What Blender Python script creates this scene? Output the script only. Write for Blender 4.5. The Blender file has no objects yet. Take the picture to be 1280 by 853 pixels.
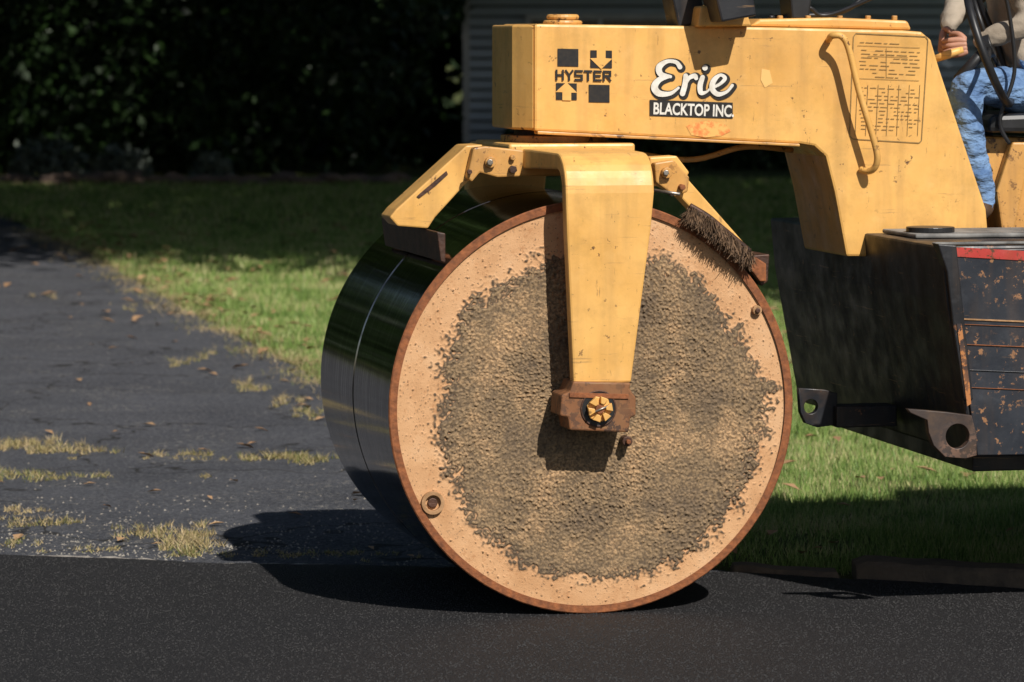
import bpy, bmesh, math, random
import numpy as np
from mathutils import Vector, Matrix, noise
random.seed(7); rng=np.random.default_rng(7)
sc=bpy.context.scene
col=sc.collection
# ------------------------------------------------------------------ camera
FPX=4872.0; CH=2.10; PITCH=math.radians(4.53)
C=Vector((0,0,CH))
cam=bpy.data.cameras.new("camera"); camo=bpy.data.objects.new("camera",cam); col.objects.link(camo)
camo.location=C; camo.rotation_euler=(math.radians(90)-PITCH,0,0)
cam.sensor_width=36; cam.lens=36*FPX/1280; cam.clip_end=2000; cam.clip_start=0.1
cam.dof.use_dof=True; cam.dof.focus_distance=14.1; cam.dof.aperture_fstop=5.0
sc.camera=camo
# ------------------------------------------------------------------ machine frame
TH=math.radians(12.5)
O=Vector((0.293,14.0,0)); U_=Vector((math.cos(TH),math.sin(TH),0)); A_=Vector((-math.sin(TH),math.cos(TH),0))
Fv=Vector((0,math.cos(PITCH),-math.sin(PITCH))); Uv=Vector((0,math.sin(PITCH),math.cos(PITCH)))
def L(px,py,t):
    """image pixel unprojected onto the vertical plane t metres behind the drum's near face -> (s,z)"""
    r=Fv+Vector((1,0,0))*((px-640)/FPX)+Uv*((426.5-py)/FPX)
    k=(t+(O-C).dot(A_))/r.dot(A_)
    W=C+r*k
    return ((W-O).dot(U_),W.z)
def L3(px,py,t):
    s,z=L(px,py,t); return Vector((s,t,z))
def G(px,py):
    r=Fv+Vector((1,0,0))*((px-640)/FPX)+Uv*((426.5-py)/FPX)
    k=-CH/r.z; W=C+r*k
    return (W.x,W.y)
# ------------------------------------------------------------------ helpers
def newmat(name):
    m=bpy.data.materials.new(name); m.use_nodes=True
    return m,m.node_tree,m.node_tree.nodes["Principled BSDF"]
def coords(nt,scale=(1,1,1),kind='Object'):
    tc=nt.nodes.new('ShaderNodeTexCoord'); mp=nt.nodes.new('ShaderNodeMapping')
    mp.inputs['Scale'].default_value=scale
    nt.links.new(tc.outputs[kind],mp.inputs[0]); return mp.outputs[0]
def nz(nt,vec,scale,detail=4,rough=0.55):
    n=nt.nodes.new('ShaderNodeTexNoise'); n.inputs['Scale'].default_value=scale
    n.inputs['Detail'].default_value=detail; n.inputs['Roughness'].default_value=rough
    nt.links.new(vec,n.inputs['Vector']); return n.outputs[0]
def rmp(nt,fac,stops,interp='LINEAR'):
    r=nt.nodes.new('ShaderNodeValToRGB'); r.color_ramp.interpolation=interp
    el=r.color_ramp.elements
    while len(el)<len(stops): el.new(0.5)
    for e,(p,c) in zip(el,stops):
        e.position=p; e.color=(c,c,c,1) if isinstance(c,(int,float)) else (*c,1)
    nt.links.new(fac,r.inputs[0]); return r.outputs[0]
def mix(nt,fac,a,b,mode='MIX'):
    m=nt.nodes.new('ShaderNodeMix'); m.data_type='RGBA'; m.blend_type=mode
    for sock,v in ((m.inputs[0],fac),(m.inputs[6],a),(m.inputs[7],b)):
        if isinstance(v,bpy.types.NodeSocket): nt.links.new(v,sock)
        elif isinstance(v,(int,float)): sock.default_value=v
        else: sock.default_value=(*v,1)
    return m.outputs[2]
def bump(nt,b,h,strength=0.3,dist=0.01):
    n=nt.nodes.new('ShaderNodeBump'); n.inputs['Strength'].default_value=strength; n.inputs['Distance'].default_value=dist
    nt.links.new(h,n.inputs['Height']); nt.links.new(n.outputs[0],b.inputs['Normal'])
def simple(name,c1,c2=None,scale=8,rough=0.6,metal=0,bs=0,bscale=60,spec=0.5,detail=5):
    m,nt,b=newmat(name); v=coords(nt)
    if c2 is None: c2=tuple(x*0.75 for x in c1)
    nt.links.new(rmp(nt,nz(nt,v,scale,detail),[(0.3,c2),(0.7,c1)]),b.inputs['Base Color'])
    b.inputs['Roughness'].default_value=rough; b.inputs['Metallic'].default_value=metal
    b.inputs['Specular IOR Level'].default_value=spec
    if bs: bump(nt,b,nz(nt,v,bscale,4),bs)
    return m
def paint(name,base,chip=0.66,grime=0.35,rough=0.42,chipc=(0.10,0.045,0.02)):
    m,nt,b=newmat(name); v=coords(nt); vs=coords(nt,(14,14,1.2)); vh=coords(nt,(1.5,1.5,30)); vd=coords(nt,(26,5,5))
    dark=tuple(x*f for x,f in zip(base,(0.80,0.74,0.68)))
    c=rmp(nt,nz(nt,v,2.2,6,0.65),[(0.3,dark),(0.62,base)])
    g=rmp(nt,nz(nt,vs,1.0,5),[(0.48,0.0),(0.8,grime)])
    c=mix(nt,g,c,(0.22,0.12,0.05))
    sm=rmp(nt,nz(nt,v,7,7,0.7),[(0.50,0.0),(0.70,0.42)])
    c=mix(nt,sm,c,tuple(x*0.55 for x in base))
    dl=rmp(nt,nz(nt,v,11,7,0.7),[(0.55,0.0),(0.72,0.3)])
    c=mix(nt,dl,c,tuple(min(.85,x*1.0+0.06) for x in base))
    sc_=rmp(nt,nz(nt,vh,1.4,6,0.7),[(0.63,0.0),(0.66,0.5)])
    c=mix(nt,sc_,c,(0.30,0.17,0.07))
    sc2=rmp(nt,nz(nt,vd,1.6,5,0.7),[(0.66,0.0),(0.68,0.5)])
    c=mix(nt,sc2,c,(0.26,0.13,0.05))
    ch=rmp(nt,nz(nt,v,30,9,0.7),[(chip,0.0),(chip+0.02,1.0)])
    big=rmp(nt,nz(nt,v,5,3),[(0.40,0.0),(0.6,1.0)])
    ch2=mix(nt,1.0,ch,big,'MULTIPLY')
    c=mix(nt,ch2,c,chipc)
    nt.links.new(c,b.inputs['Base Color'])
    nt.links.new(rmp(nt,nz(nt,v,9,6),[(0.3,rough-0.08),(0.7,rough+0.2)]),b.inputs['Roughness'])
    bump(nt,b,nz(nt,v,45,6),0.15,0.004)
    return m
M={}
M['yellow']=paint('machine_yellow_paint',(0.81,0.455,0.125),0.62,0.38)
M['yellow2']=paint('worn_yellow_paint',(0.64,0.335,0.09),0.56,0.68)
M['rustyellow']=paint('rusted_yellow',(0.25,0.105,0.04),0.50,0.7,0.6,(0.07,0.035,0.02))
M['black']=paint('worn_black_paint',(0.014,0.015,0.019),0.63,0.2,0.4,(0.16,0.07,0.03))
M['blackside']=paint('worn_black_side',(0.022,0.027,0.038),0.58,0.2,0.36,(0.30,0.15,0.07))
M['red']=paint('red_paint',(0.5,0.05,0.04),0.55,0.4)
M['rust']=simple('rust',(0.33,0.11,0.035),(0.13,0.045,0.017),40,0.8,0,0.4)
M['darkrust']=simple('dark_rust_steel',(0.11,0.05,0.03),(0.03,0.018,0.014),18,0.55,0.3,0.3)
M['rubber']=simple('black_rubber',(0.02,0.02,0.022),(0.01,0.01,0.01),20,0.42)
M['decal']=simple('black_decal',(0.012,0.012,0.014),(0.03,0.025,0.02),60,0.4)
M['white']=simple('white_decal',(0.80,0.78,0.72),(0.6,0.56,0.48),40,0.5)
M['chart']=simple('chart_ink',(0.34,0.21,0.06),(0.2,0.12,0.04),60,0.6)
M['steel']=simple('bright_steel',(0.45,0.42,0.38),(0.2,0.15,0.1),30,0.4,0.8)
M['dust']=simple('dusty_deck',(0.30,0.29,0.27),(0.05,0.05,0.05),9,0.8)
def finish(o,mat,parent=None,smooth=False,bevel=0,seg=2):
    if mat: o.data.materials.append(M[mat] if isinstance(mat,str) else mat)
    if parent: o.parent=parent
    if smooth and o.type=='MESH':
        for p in o.data.polygons: p.use_smooth=True
    if bevel:
        b=o.modifiers.new('b','BEVEL'); b.width=bevel; b.segments=seg; b.limit_method='ANGLE'; b.angle_limit=math.radians(35)
    return o
def mo(name,verts,faces,mat,parent=None,smooth=False,bevel=0):
    me=bpy.data.meshes.new(name); me.from_pydata([tuple(v) for v in verts],[],[tuple(f) for f in faces]); me.update()
    o=bpy.data.objects.new(name,me); col.objects.link(o)
    bm=bmesh.new(); bm.from_mesh(me); bmesh.ops.recalc_face_normals(bm,faces=bm.faces); bm.to_mesh(me); bm.free()
    return finish(o,mat,parent,smooth,bevel)
def prism(name,poly,t0,t1,mat,parent,bevel=0.006):
    n=len(poly)
    v=[(s,t0,z) for s,z in poly]+[(s,t1,z) for s,z in poly]
    f=[tuple(range(n)),tuple(range(2*n-1,n-1,-1))]+[(i,(i+1)%n,n+(i+1)%n,n+i) for i in range(n)]
    return mo(name,v,f,mat,parent,False,bevel)
def plate(name,px,t0,t1,mat,parent,bevel=0.006):
    return prism(name,[L(a,b,t0) for a,b in px],t0,t1,mat,parent,bevel)
def vprism(name,poly,z0,z1,mat,parent,bevel=0.006):
    n=len(poly)
    v=[(s,t,z0) for s,t in poly]+[(s,t,z1) for s,t in poly]
    f=[tuple(range(n)),tuple(range(2*n-1,n-1,-1))]+[(i,(i+1)%n,n+(i+1)%n,n+i) for i in range(n)]
    return mo(name,v,f,mat,parent,False,bevel)
def box(name,s0,s1,t0,t1,z0,z1,mat,parent,bevel=0.006):
    return vprism(name,[(s0,t0),(s1,t0),(s1,t1),(s0,t1)],z0,z1,mat,parent,bevel)
def tube(name,pts,rad,mat,parent=None,seg=12,cap=True):
    pts=[Vector(p) for p in pts]; n=len(pts)
    if not isinstance(rad,(list,tuple)): rad=[rad]*n
    v=[];f=[]; prev=None
    for i,p in enumerate(pts):
        d=(pts[min(i+1,n-1)]-pts[max(i-1,0)]).normalized()
        if prev is None:
            x=d.orthogonal().normalized()
        else:
            x=(prev-d*prev.dot(d)).normalized()
        prev=x; y=d.cross(x)
        for k in range(seg):
            a=2*math.pi*k/seg; v.append(p+(x*math.cos(a)+y*math.sin(a))*rad[i])
    for i in range(n-1):
        for k in range(seg):
            f.append((i*seg+k,i*seg+(k+1)%seg,(i+1)*seg+(k+1)%seg,(i+1)*seg+k))
    if cap: f.append(tuple(range(seg))); f.append(tuple((n-1)*seg+k for k in range(seg)))
    return mo(name,v,f,mat,parent,True)
def smoothpath(pts,n=8):
    pts=[Vector(p) for p in pts]; out=[]
    P=[pts[0]]+pts+[pts[-1]]
    for i in range(1,len(P)-2):
        for k in range(n):
            t=k/n; a,b,c,d=P[i-1],P[i],P[i+1],P[i+2]
            out.append(0.5*((2*b)+(c-a)*t+(2*a-5*b+4*c-d)*t*t+(3*b-a-3*c+d)*t**3))
    out.append(pts[-1]); return out
def cyl(name,c,axis,r,h,mat,parent,seg=32,bevel=0.003):
    c=Vector(c); ax=Vector(axis).normalized(); x=ax.orthogonal().normalized(); y=ax.cross(x)
    v=[c+(x*math.cos(2*math.pi*k/seg)+y*math.sin(2*math.pi*k/seg))*r+ax*(h*e) for e in (0,1) for k in range(seg)]
    f=[tuple(range(seg)),tuple(range(seg,2*seg))]+[(k,(k+1)%seg,seg+(k+1)%seg,seg+k) for k in range(seg)]
    return mo(name,v,f,mat,parent,False,bevel)
def ring(name,c,axis,r0,r1,h,mat,parent,seg=48):
    c=Vector(c); ax=Vector(axis).normalized(); x=ax.orthogonal().normalized(); y=ax.cross(x); v=[];f=[]
    for r,e in ((r0,0),(r1,0),(r1,1),(r0,1)):
        v+=[c+(x*math.cos(2*math.pi*k/seg)+y*math.sin(2*math.pi*k/seg))*r+ax*(h*e) for k in range(seg)]
    for j in range(4):
        for k in range(seg):
            j2=(j+1)%4; f.append((j*seg+k,j*seg+(k+1)%seg,j2*seg+(k+1)%seg,j2*seg+k))
    return mo(name,v,f,mat,parent,False,0.002)
def bolt(name,px,py,t,r,mat,parent,h=0.02,seg=6):
    s,z=L(px,py,t); return cyl(name,(s,t,z),(0,-1,0),r,h,mat,parent,seg,0.002)
def empty(name,loc=(0,0,0),rz=0):
    e=bpy.data.objects.new(name,None); col.objects.link(e); e.location=loc; e.rotation_euler=(0,0,rz); e.empty_display_size=0.3; return e
# ================================================================== ROAD ROLLER
RR=empty('road_roller',O,TH)
R=0.75; LD=1.45
m,nt,b=newmat('polished_drum_steel'); v=coords(nt,(1.5,46,1.5)); v2=coords(nt); v3=coords(nt,(5,9,5))
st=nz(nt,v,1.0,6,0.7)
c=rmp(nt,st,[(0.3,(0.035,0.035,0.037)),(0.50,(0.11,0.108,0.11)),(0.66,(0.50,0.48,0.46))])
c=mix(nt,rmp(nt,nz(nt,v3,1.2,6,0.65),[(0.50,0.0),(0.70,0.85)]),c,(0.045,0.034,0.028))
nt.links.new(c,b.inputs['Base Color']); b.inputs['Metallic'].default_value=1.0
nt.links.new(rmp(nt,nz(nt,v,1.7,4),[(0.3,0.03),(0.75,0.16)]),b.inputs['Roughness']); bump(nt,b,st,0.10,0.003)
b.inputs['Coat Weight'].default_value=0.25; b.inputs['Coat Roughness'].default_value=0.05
M['drum']=m
prof=[(R-0.030,0.0),(R-0.004,0.0),(R,0.004),(R,0.009),(R,LD/2-0.014),(R-0.016,LD/2-0.008),(R-0.016,LD/2+0.008),(R,LD/2+0.014),(R,LD-0.01),(R-0.01,LD),(R-0.035,LD),(0.001,LD)]
seg=256; vv=[];ff=[];mi=[]
for r,t in prof:
    for k in range(seg):
        a=2*math.pi*k/seg; vv.append((r*math.cos(a),t,R+r*math.sin(a)))
for i in range(len(prof)-1):
    for k in range(seg):
        ff.append((i*seg+k,i*seg+(k+1)%seg,(i+1)*seg+(k+1)%seg,(i+1)*seg+k)); mi.append(1 if i<3 else 0)
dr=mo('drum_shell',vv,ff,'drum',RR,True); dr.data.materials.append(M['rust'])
for p,i in zip(dr.data.polygons,mi):
    p.material_index=i
dr.data.polygons.foreach_set('use_smooth',[i==0 for i in mi])
dr.data.set_sharp_from_angle(angle=math.radians(30))
# drum face with caked grit (real relief)
nr,na=340,1300
rr=np.linspace(0.0,R-0.0095,nr); vs=[];ck=[]
for i in range(nr):
    r=rr[i]
    for j in range(na):
        a=2*math.pi*j/na; x=r*math.cos(a); y=r*math.sin(a); p=Vector((x,y,0))
        if r>0.715: mm=0
        else:
            lim=0.600+0.025*math.cos(a)-0.030*math.sin(a)+0.05*noise.noise(Vector((math.cos(a)*1.7,math.sin(a)*1.7,4.2)))
            lim+=0.055*noise.noise(p*8)+0.045*noise.noise(p*24)+0.055*noise.noise(p*80)
            mm=min(1,max(0,(lim-r)/0.06+0.5))
        if mm>0.01:
            pw=p+Vector((noise.noise(p*40),noise.noise(p*40+Vector((7,7,7))),0))*0.006
            d0=noise.voronoi(pw*84+Vector((0,0,0.3)))[0][0]
            peb=max(0,1-d0*1.55)
            g=0.5+0.5*noise.noise(p*80+Vector((0,0,9))); g2=0.5+0.5*noise.noise(p*150); g3=0.5+0.5*noise.noise(p*20)
            cov=0.55+0.45*min(1,max(0,0.5+1.6*noise.noise(p*4.2+Vector((2,2,2)))))
            h=mm*cov*(0.001+0.0095*peb*(0.25+g)+0.006*g*g+0.004*g2+0.004*g3)
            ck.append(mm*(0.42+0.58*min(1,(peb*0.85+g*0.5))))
        else:
            h=0
            q=noise.noise(p*110+Vector((5,5,5)))
            if q>0.45 and r<0.715: h=(q-0.45)*0.02
            ck.append(0.25 if h>0.002 else 0.0)
        h+=0.0012*noise.noise(p*14)
        vs.append((x,0.0105-h,R+y))
fs=[]
for i in range(nr-1):
    b0=i*na;b1=(i+1)*na
    for j in range(na):
        j2=(j+1)%na; fs.append((b0+j,b0+j2,b1+j2,b1+j))
me=bpy.data.meshes.new('drum_face'); me.from_pydata(vs,[],fs); me.update()
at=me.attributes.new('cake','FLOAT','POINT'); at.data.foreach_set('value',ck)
df=bpy.data.objects.new('drum_face',me); col.objects.link(df); df.parent=RR
me.polygons.foreach_set('use_smooth',[True]*len(me.polygons))
m,nt,b=newmat('dusty_drum_face'); v=coords(nt); at=nt.nodes.new('ShaderNodeAttribute'); at.attribute_name='cake'
tan=rmp(nt,nz(nt,v,4,7,0.65),[(0.3,(0.48,0.255,0.12)),(0.5,(0.62,0.36,0.185)),(0.72,(0.70,0.45,0.26))])
tan=mix(nt,rmp(nt,nz(nt,v,40,8,0.7),[(0.57,0.0),(0.66,0.5)]),tan,(0.38,0.17,0.07))
tan=mix(nt,rmp(nt,nz(nt,v,120,4,0.6),[(0.62,0.0),(0.67,0.8)]),tan,(0.12,0.085,0.06))
cake=rmp(nt,nz(nt,v,4.2,7,0.65),[(0.36,(0.19,0.135,0.085)),(0.5,(0.30,0.205,0.115)),(0.63,(0.50,0.32,0.17))])
cake=mix(nt,rmp(nt,nz(nt,v,130,4,0.7),[(0.45,0.0),(0.62,0.65)]),cake,(0.09,0.07,0.052))
pit_shade=rmp(nt,at.outputs['Fac'],[(0.45,0.8),(0.68,0.0)])  # painted shade: grit colour darkens in low spots between pebbles
cake=mix(nt,pit_shade,cake,(0.07,0.053,0.04))
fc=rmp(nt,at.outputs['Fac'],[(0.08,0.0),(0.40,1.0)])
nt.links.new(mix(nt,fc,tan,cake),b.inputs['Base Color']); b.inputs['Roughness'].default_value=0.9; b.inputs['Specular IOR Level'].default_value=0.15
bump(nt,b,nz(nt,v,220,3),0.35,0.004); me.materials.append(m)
M['tan']=simple('dust_on_steel',(0.50,0.29,0.145),(0.26,0.14,0.06),30,0.85,0,0.3)
s,z=L(541,629,0.0); ring('filler_ring',(s,0.014,z),(0,-1,0),0.028,0.042,0.022,'tan',RR); cyl('filler_plug',(s,0.014,z),(0,-1,0),0.019,0.014,'darkrust',RR,8)
s,z=L(946,388,0.0); cyl('plug_bolt',(s,0.015,z),(0,-1,0),0.018,0.025,'tan',RR,12); cyl('plug_bolt_head',(s,-0.009,z),(0,-1,0),0.010,0.01,'darkrust',RR,6)
# yoke
slb,zb=L(717,480,-0.16); srb,_=L(789,480,-0.16)
slt,_=L(707,235,-0.16); srt,_=L(818,235,-0.16)
st=[(-0.16,zb,-0.10,zb,slb,srb),(-0.16,1.40,-0.10,1.40,slt+0.004,srt-0.012),(-0.16,1.53,-0.10,1.53,slt,srt)]
for k in range(1,9):
    a=math.radians(90*k/8); st.append((-0.02-0.14*math.cos(a),1.53+0.14*math.sin(a),-0.02-0.08*math.cos(a),1.53+0.08*math.sin(a),slt,srt))
st.append((0.35,1.672,0.35,1.60,slt-0.02,srt+0.02)); st.append((LD/2,1.675,LD/2,1.59,slt-0.05,srt+0.05))
full=st+[(LD-a,b_,LD-c_,d,e,f_) for a,b_,c_,d,e,f_ in reversed(st[:-1])]
v=[];f=[]
for a,b_,c_,d,e,f_ in full: v+=[(e,a,b_),(f_,a,b_),(f_,c_,d),(e,c_,d)]
for i in range(len(full)-1):
    for k in range(4):
        f.append((i*4+k,i*4+(k+1)%4,(i+1)*4+(k+1)%4,(i+1)*4+k))
f+=[(0,1,2,3),tuple(len(full)*4-4+k for k in range(4))]
mo('fork_yoke',v,f,'yellow',RR,False,0.008)
smid=(slt+srt)/2
box('yoke_crosshead',smid-0.24,smid+0.24,0.42,1.03,1.57,1.69,'yellow',RR,0.01)
cyl('steering_pivot',(smid,LD/2,1.66),(0,0,1),0.15,0.14,'darkrust',RR); cyl('pivot_flange',(smid,LD/2,1.69),(0,0,1),0.20,0.025,'yellow2',RR)
# hub block
hb=[(717,477),(789,479),(787,486),(795,497),(795,520),(788,523),(786,541),(712,538),(710,522),(700,520),(702,494),(712,490)]
plate('axle_block',hb,-0.175,-0.02,'rustyellow',RR,0.006)
plate('axle_cap',[(712,491),(786,493),(786,499),(712,497)],-0.181,-0.174,'rust',RR,0.001)
s,z=L(748,511,-0.175)
ring('axle_bore_ring',(s,-0.174,z),(0,-1,0),0.060,0.066,0.006,'darkrust',RR); cyl('axle_bore',(s,-0.1745,z),(0,-1,0),0.060,0.003,'rubber',RR,32,0)
cyl('axle_nut',(s,-0.178,z),(0,-1,0),0.047,0.014,'yellow',RR,6)
for k in range(6):
    a=math.radians(60*k+10); d_=Vector((math.cos(a),0,math.sin(a))); q_=Vector((-math.sin(a),0,math.cos(a))); c0=Vector((s,-0.192,z))
    vv=[c0+d_*.020-q_*.006,c0+d_*.044-q_*.015,c0+d_*.044+q_*.015,c0+d_*.020+q_*.006]; vv+=[q+Vector((0,-.018,0)) for q in vv]
    mo('castle_nut_lug',vv,[(0,1,2,3),(4,5,6,7),(0,1,5,4),(1,2,6,5),(2,3,7,6),(3,0,4,7)],'yellow',RR,False,0.002)
cyl('axle_stub',(s,-0.192,z),(0,-1,0),0.017,0.012,'rust',RR,16)
tube('split_pin',[(s-.03,-.206,z-.012),(s+.034,-.206,z+.014)],0.004,'steel',RR,8)
s,z=L(782,551,-0.02); cyl('grease_fitting',(s,0.0,z),(0,-1,0),0.02,0.05,'darkrust',RR,8); cyl('grease_tip',(s,-0.05,z),(0,-1,0),0.009,0.02,'rust',RR,8)
cyl('axle_shaft',(0.0,-0.03,R),(0,1,0),0.06,0.06,'darkrust',RR)
# ---- beam / gooseneck
TB=0.45
bp=[(668,30),(955,34),(1128,38),(1152,40),(1164,50),(1174,84),(1199,160),(1233,262),(1236,298),(1101,300),(1090,321),(1058,321),(1043,240),(1032,196),(1018,183),(1000,180),(668,164)]
plate('gooseneck_frame',bp,TB,1.0,'yellow',RR,0.010)
s0,zt=L(668,30,TB); _,zbm=L(668,164,TB)
vprism('gooseneck_nose',[(s0-0.001,TB+0.003),(s0-0.062,TB+0.10),(s0-0.062,0.90),(s0-0.001,0.997)],zbm+0.004,zt-0.004,'yellow',RR,0.008)
plate('gooseneck_lower_lip',[(672,164),(1000,180),(1000,183.5),(672,168)],TB-0.01,TB+0.05,'yellow2',RR,0.003)
plate('top_cover',[(938,33),(950,24),(1040,22),(1135,26),(1140,38)],TB+0.06,0.95,'yellow',RR,0.01)
for x in (975,1010,1050,1085,1118):
    s,z=L(x,24,TB+0.09); cyl('cover_bolt',(s,TB+0.09,z-0.005),(0,0,1),0.012,0.018,'yellow2',RR,6)
s,z=L(708,30,0.62)
for r_,z0,h_ in ((0.075,0,0.018),(0.062,0.018,0.022)):
    cyl('tank_cap',(s,0.68,z+z0-0.004),(0,0,1),r_,h_,'yellow2',RR,28,0.01)
def quadbox(name,px,t0,t1,mat): return plate(name,px,t0,t1,mat,RR,0.008)
quadbox('work_lamp_housing',[(836,-22),(872,-26),(884,28),(848,35)],0.50,0.66,'black')
quadbox('work_lamp_housing_b',[(888,-28),(938,-30),(946,20),(902,28)],0.25,0.44,'black')
quadbox('lamp_bracket',[(876,8),(930,4),(940,33),(872,34)],0.40,0.62,'yellow')
tube('lamp_stalk',[L3(866,34,.56),L3(862,15,.56)],0.012,'darkrust',RR)
quadbox('control_pedestal',[(985,-30),(1018,-30),(1012,24),(990,24)],0.55,0.7,'rubber')
tube('black_hose',smoothpath([L3(1150,-30,.5),L3(1040,18,.6),L3(1010,10,.6),L3(980,24,.62)]),0.008,'rubber',RR)
tube('black_hose',smoothpath([L3(1100,-30,.7),L3(1060,12,.7),L3(1000,20,.7),L3(962,22,.66)]),0.009,'rubber',RR)
rail=smoothpath([L3(1036,50,TB-0.01),L3(1040,45,TB-0.07),L3(1052,46,TB-0.09),L3(1061,62,TB-0.09),L3(1074,115,TB-0.09),L3(1094,182,TB-0.09),L3(1096,204,TB-0.08),L3(1088,214,TB-0.05),L3(1076,212,TB-0.01)],6)
tube('grab_rail',rail,0.0125,'yellow',RR)
tube('hydraulic_hose',smoothpath([L3(760,186,.6),L3(860,200,.62),L3(930,184,.62),L3(990,188,.7)]),0.011,'yellow2',RR)
plate('inner_web',[(1012,182),(1034,190),(1040,216),(1028,214)],0.62,0.66,'yellow2',RR)
# decals
def rect(name,x0,y0,x1,y1,off,mat,sk=2.0):
    t=TB-off
    k=(sk/100.0)
    pts=[(x0,y0),(x1,y0+(x1-x0)*k),(x1,y1+(x1-x0)*k),(x0,y1)]
    v=[(*L(a,b_,t),) for a,b_ in pts]
    return mo(name,[(s,t,z) for s,z in v],[(0,1,2,3)],mat,RR)
def polyd(name,pts,off,mat):
    t=TB-off; v=[L(a,b_,t) for a,b_ in pts]
    return mo(name,[(s,t,z) for s,z in v],[tuple(range(len(v)))],mat,RR)
rect('logo_square',697,61,723,83,0.003,'decal')
rect('logo_square',736,106,762,128,0.003,'decal')
rect('logo_square',738,63,765,85,0.003,'decal'); polyd('logo_arrow',[(746,62.8),(757,63.3),(757,73),(765.4,73.5),(751.5,86.6),(737.5,73),(746,72.7)],0.005,'yellow')
rect('logo_square',695,104,721,125,0.003,'decal'); polyd('logo_arrow',[(703,125.6),(714,125.9),(714,116),(721.6,116.2),(708,103.0),(694.3,115.3),(703,115.5)],0.005,'yellow')
def text(name,body,px,py,size,off,mat,shear=0,offset=0,sx=1,sy=1,tilt=1.5,ext=0.0,sp=1.0):
    cu=bpy.data.curves.new(name,'FONT'); cu.body=body; cu.size=size; cu.shear=shear; cu.offset=offset; cu.extrude=ext; cu.space_character=sp
    o=bpy.data.objects.new(name,cu); col.objects.link(o); o.parent=RR
    s,z=L(px,py,TB-off); o.location=(s,TB-off,z); o.rotation_euler=(math.pi/2,math.radians(tilt),0); o.scale=(sx,sy,1)
    cu.materials.append(M[mat]); return o
# block letters drawn as straight strokes
def block(name,word,x0,x1,y0,y1,w,off,mat,slope=0.02):
    GL={'H':[((0,0),(0,1)),((1,0),(1,1)),((0,.5),(1,.5))],'Y':[((0,0),(.5,.5)),((1,0),(.5,.5)),((.5,.45),(.5,1))],
        'S':[((1,0),(0,0)),((0,0),(0,.5)),((0,.5),(1,.5)),((1,.5),(1,1)),((1,1),(0,1))],'T':[((0,0),(1,0)),((.5,0),(.5,1))],
        'E':[((0,0),(0,1)),((0,0),(1,0)),((0,.5),(.85,.5)),((0,1),(1,1))],'R':[((0,0),(0,1)),((0,0),(1,0)),((1,0),(1,.5)),((1,.5),(0,.5)),((.4,.5),(1,1))]}
    n=len(word); cw=(x1-x0)/n; v=[];f=[]; q0=0
    for i,ch in enumerate(word):
        a=x0+i*cw+cw*.14; b_=cw*.68
        for (ux,uy),(vx,vy) in GL[ch]:
            tt=TB-off-0.00002*q0; q0+=1
            P=[(a+ux*b_,y0+uy*(y1-y0)),(a+vx*b_,y0+vy*(y1-y0))]; P=[(x,y+(x-x0)*slope) for x,y in P]
            A=Vector(L(P[0][0],P[0][1],tt)); B=Vector(L(P[1][0],P[1][1],tt)); d=(B-A).normalized()*w*.5; n_=Vector((-d.y,d.x)); j=len(v)
            for q in (A-d+n_,B+d+n_,B+d-n_,A-d-n_): v.append((q.x,tt,q.y))
            f.append((j,j+1,j+2,j+3))
    return mo(name,v,f,mat,RR)
block('logo_lettering','HYSTER',694,765,88.5,99.5,0.0078,0.0055,'decal')
def strokes(name,lst,w,dx,dy,off,mat):
    """brush-lettered strokes: flat ribbons with round ends, widths vary"""
    t=TB-off; v=[];f=[]; lay=0
    for si,P in enumerate(lst):
        pts=smoothpath([Vector((a+dx,b_+dy,ww)) for a,b_,ww in P],6) if len(P)>1 else [Vector((P[0][0]+dx,P[0][1]+dy,P[0][2]))]
        for qi,q in enumerate(pts):
            s,z=L(q.x,q.y,t); r=(q.z+w)/2/338; i=len(v); tt=t-0.00002*lay; lay+=1
            for k in range(14):
                a=2*math.pi*k/14; v.append((s+r*math.cos(a),tt,z+r*math.sin(a)))
            f.append(tuple(range(i,i+14)))
    return mo(name,v,f,mat,RR)
E_=[[(850,84,6),(845,78,5),(834,77,5),(824,84,8),(826,93,7),(838,96,4)],[(836,96,4),(824,100,7),(818,109,9),(824,117,8),(838,117,5),(848,110,3)],
 [(857,95,6),(856,106,7),(853,117,7)],[(856,107,4),(861,98,5),(868,95,6),(870,98,5)],[(878,97,6),(875,107,7),(876,116,6),(883,115,3),(889,109,3)],[(881,85,7)],
 [(890,110,4),(900,105,4),(906,98,5),(900,94,4),(892,101,7),(890,111,7),(897,118,6),(908,115,4),(915,107,4)]]
strokes('owner_name_shadow',E_,5.5,1.6,1.4,0.002,'decal')
strokes('owner_name_letters',E_,0.2,0,0,0.0065,'white')
rect('owner_line_backing',812,125,916,145,0.003,'decal',3.4)
text('owner_line_lettering','BLACKTOP INC.',816,142.5,0.060,0.005,'white',0,0.0016,0.72,1.0,2.2)
fr=[(1070,42),(1157,46),(1160,50),(1152,176),(1149,179),(1066,174),(1062,170),(1067,46)]
def lines(name,segs,w,mat,off):
    v=[];f=[];tt=TB-off
    for a,b_ in segs:
        A=Vector(L(a[0],a[1],tt)); B=Vector(L(b_[0],b_[1],tt)); d=(B-A).normalized(); n_=Vector((-d.y,d.x))*w/2; i=len(v)
        for q in (A+n_,B+n_,B-n_,A-n_): v.append((q.x,tt,q.y))
        f.append((i,i+1,i+2,i+3))
    return mo(name,v,f,mat,RR)
lines('chart_border',[(fr[i],fr[(i+1)%8]) for i in range(8)],0.0038,'chart',0.003)
sg=[]
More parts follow.
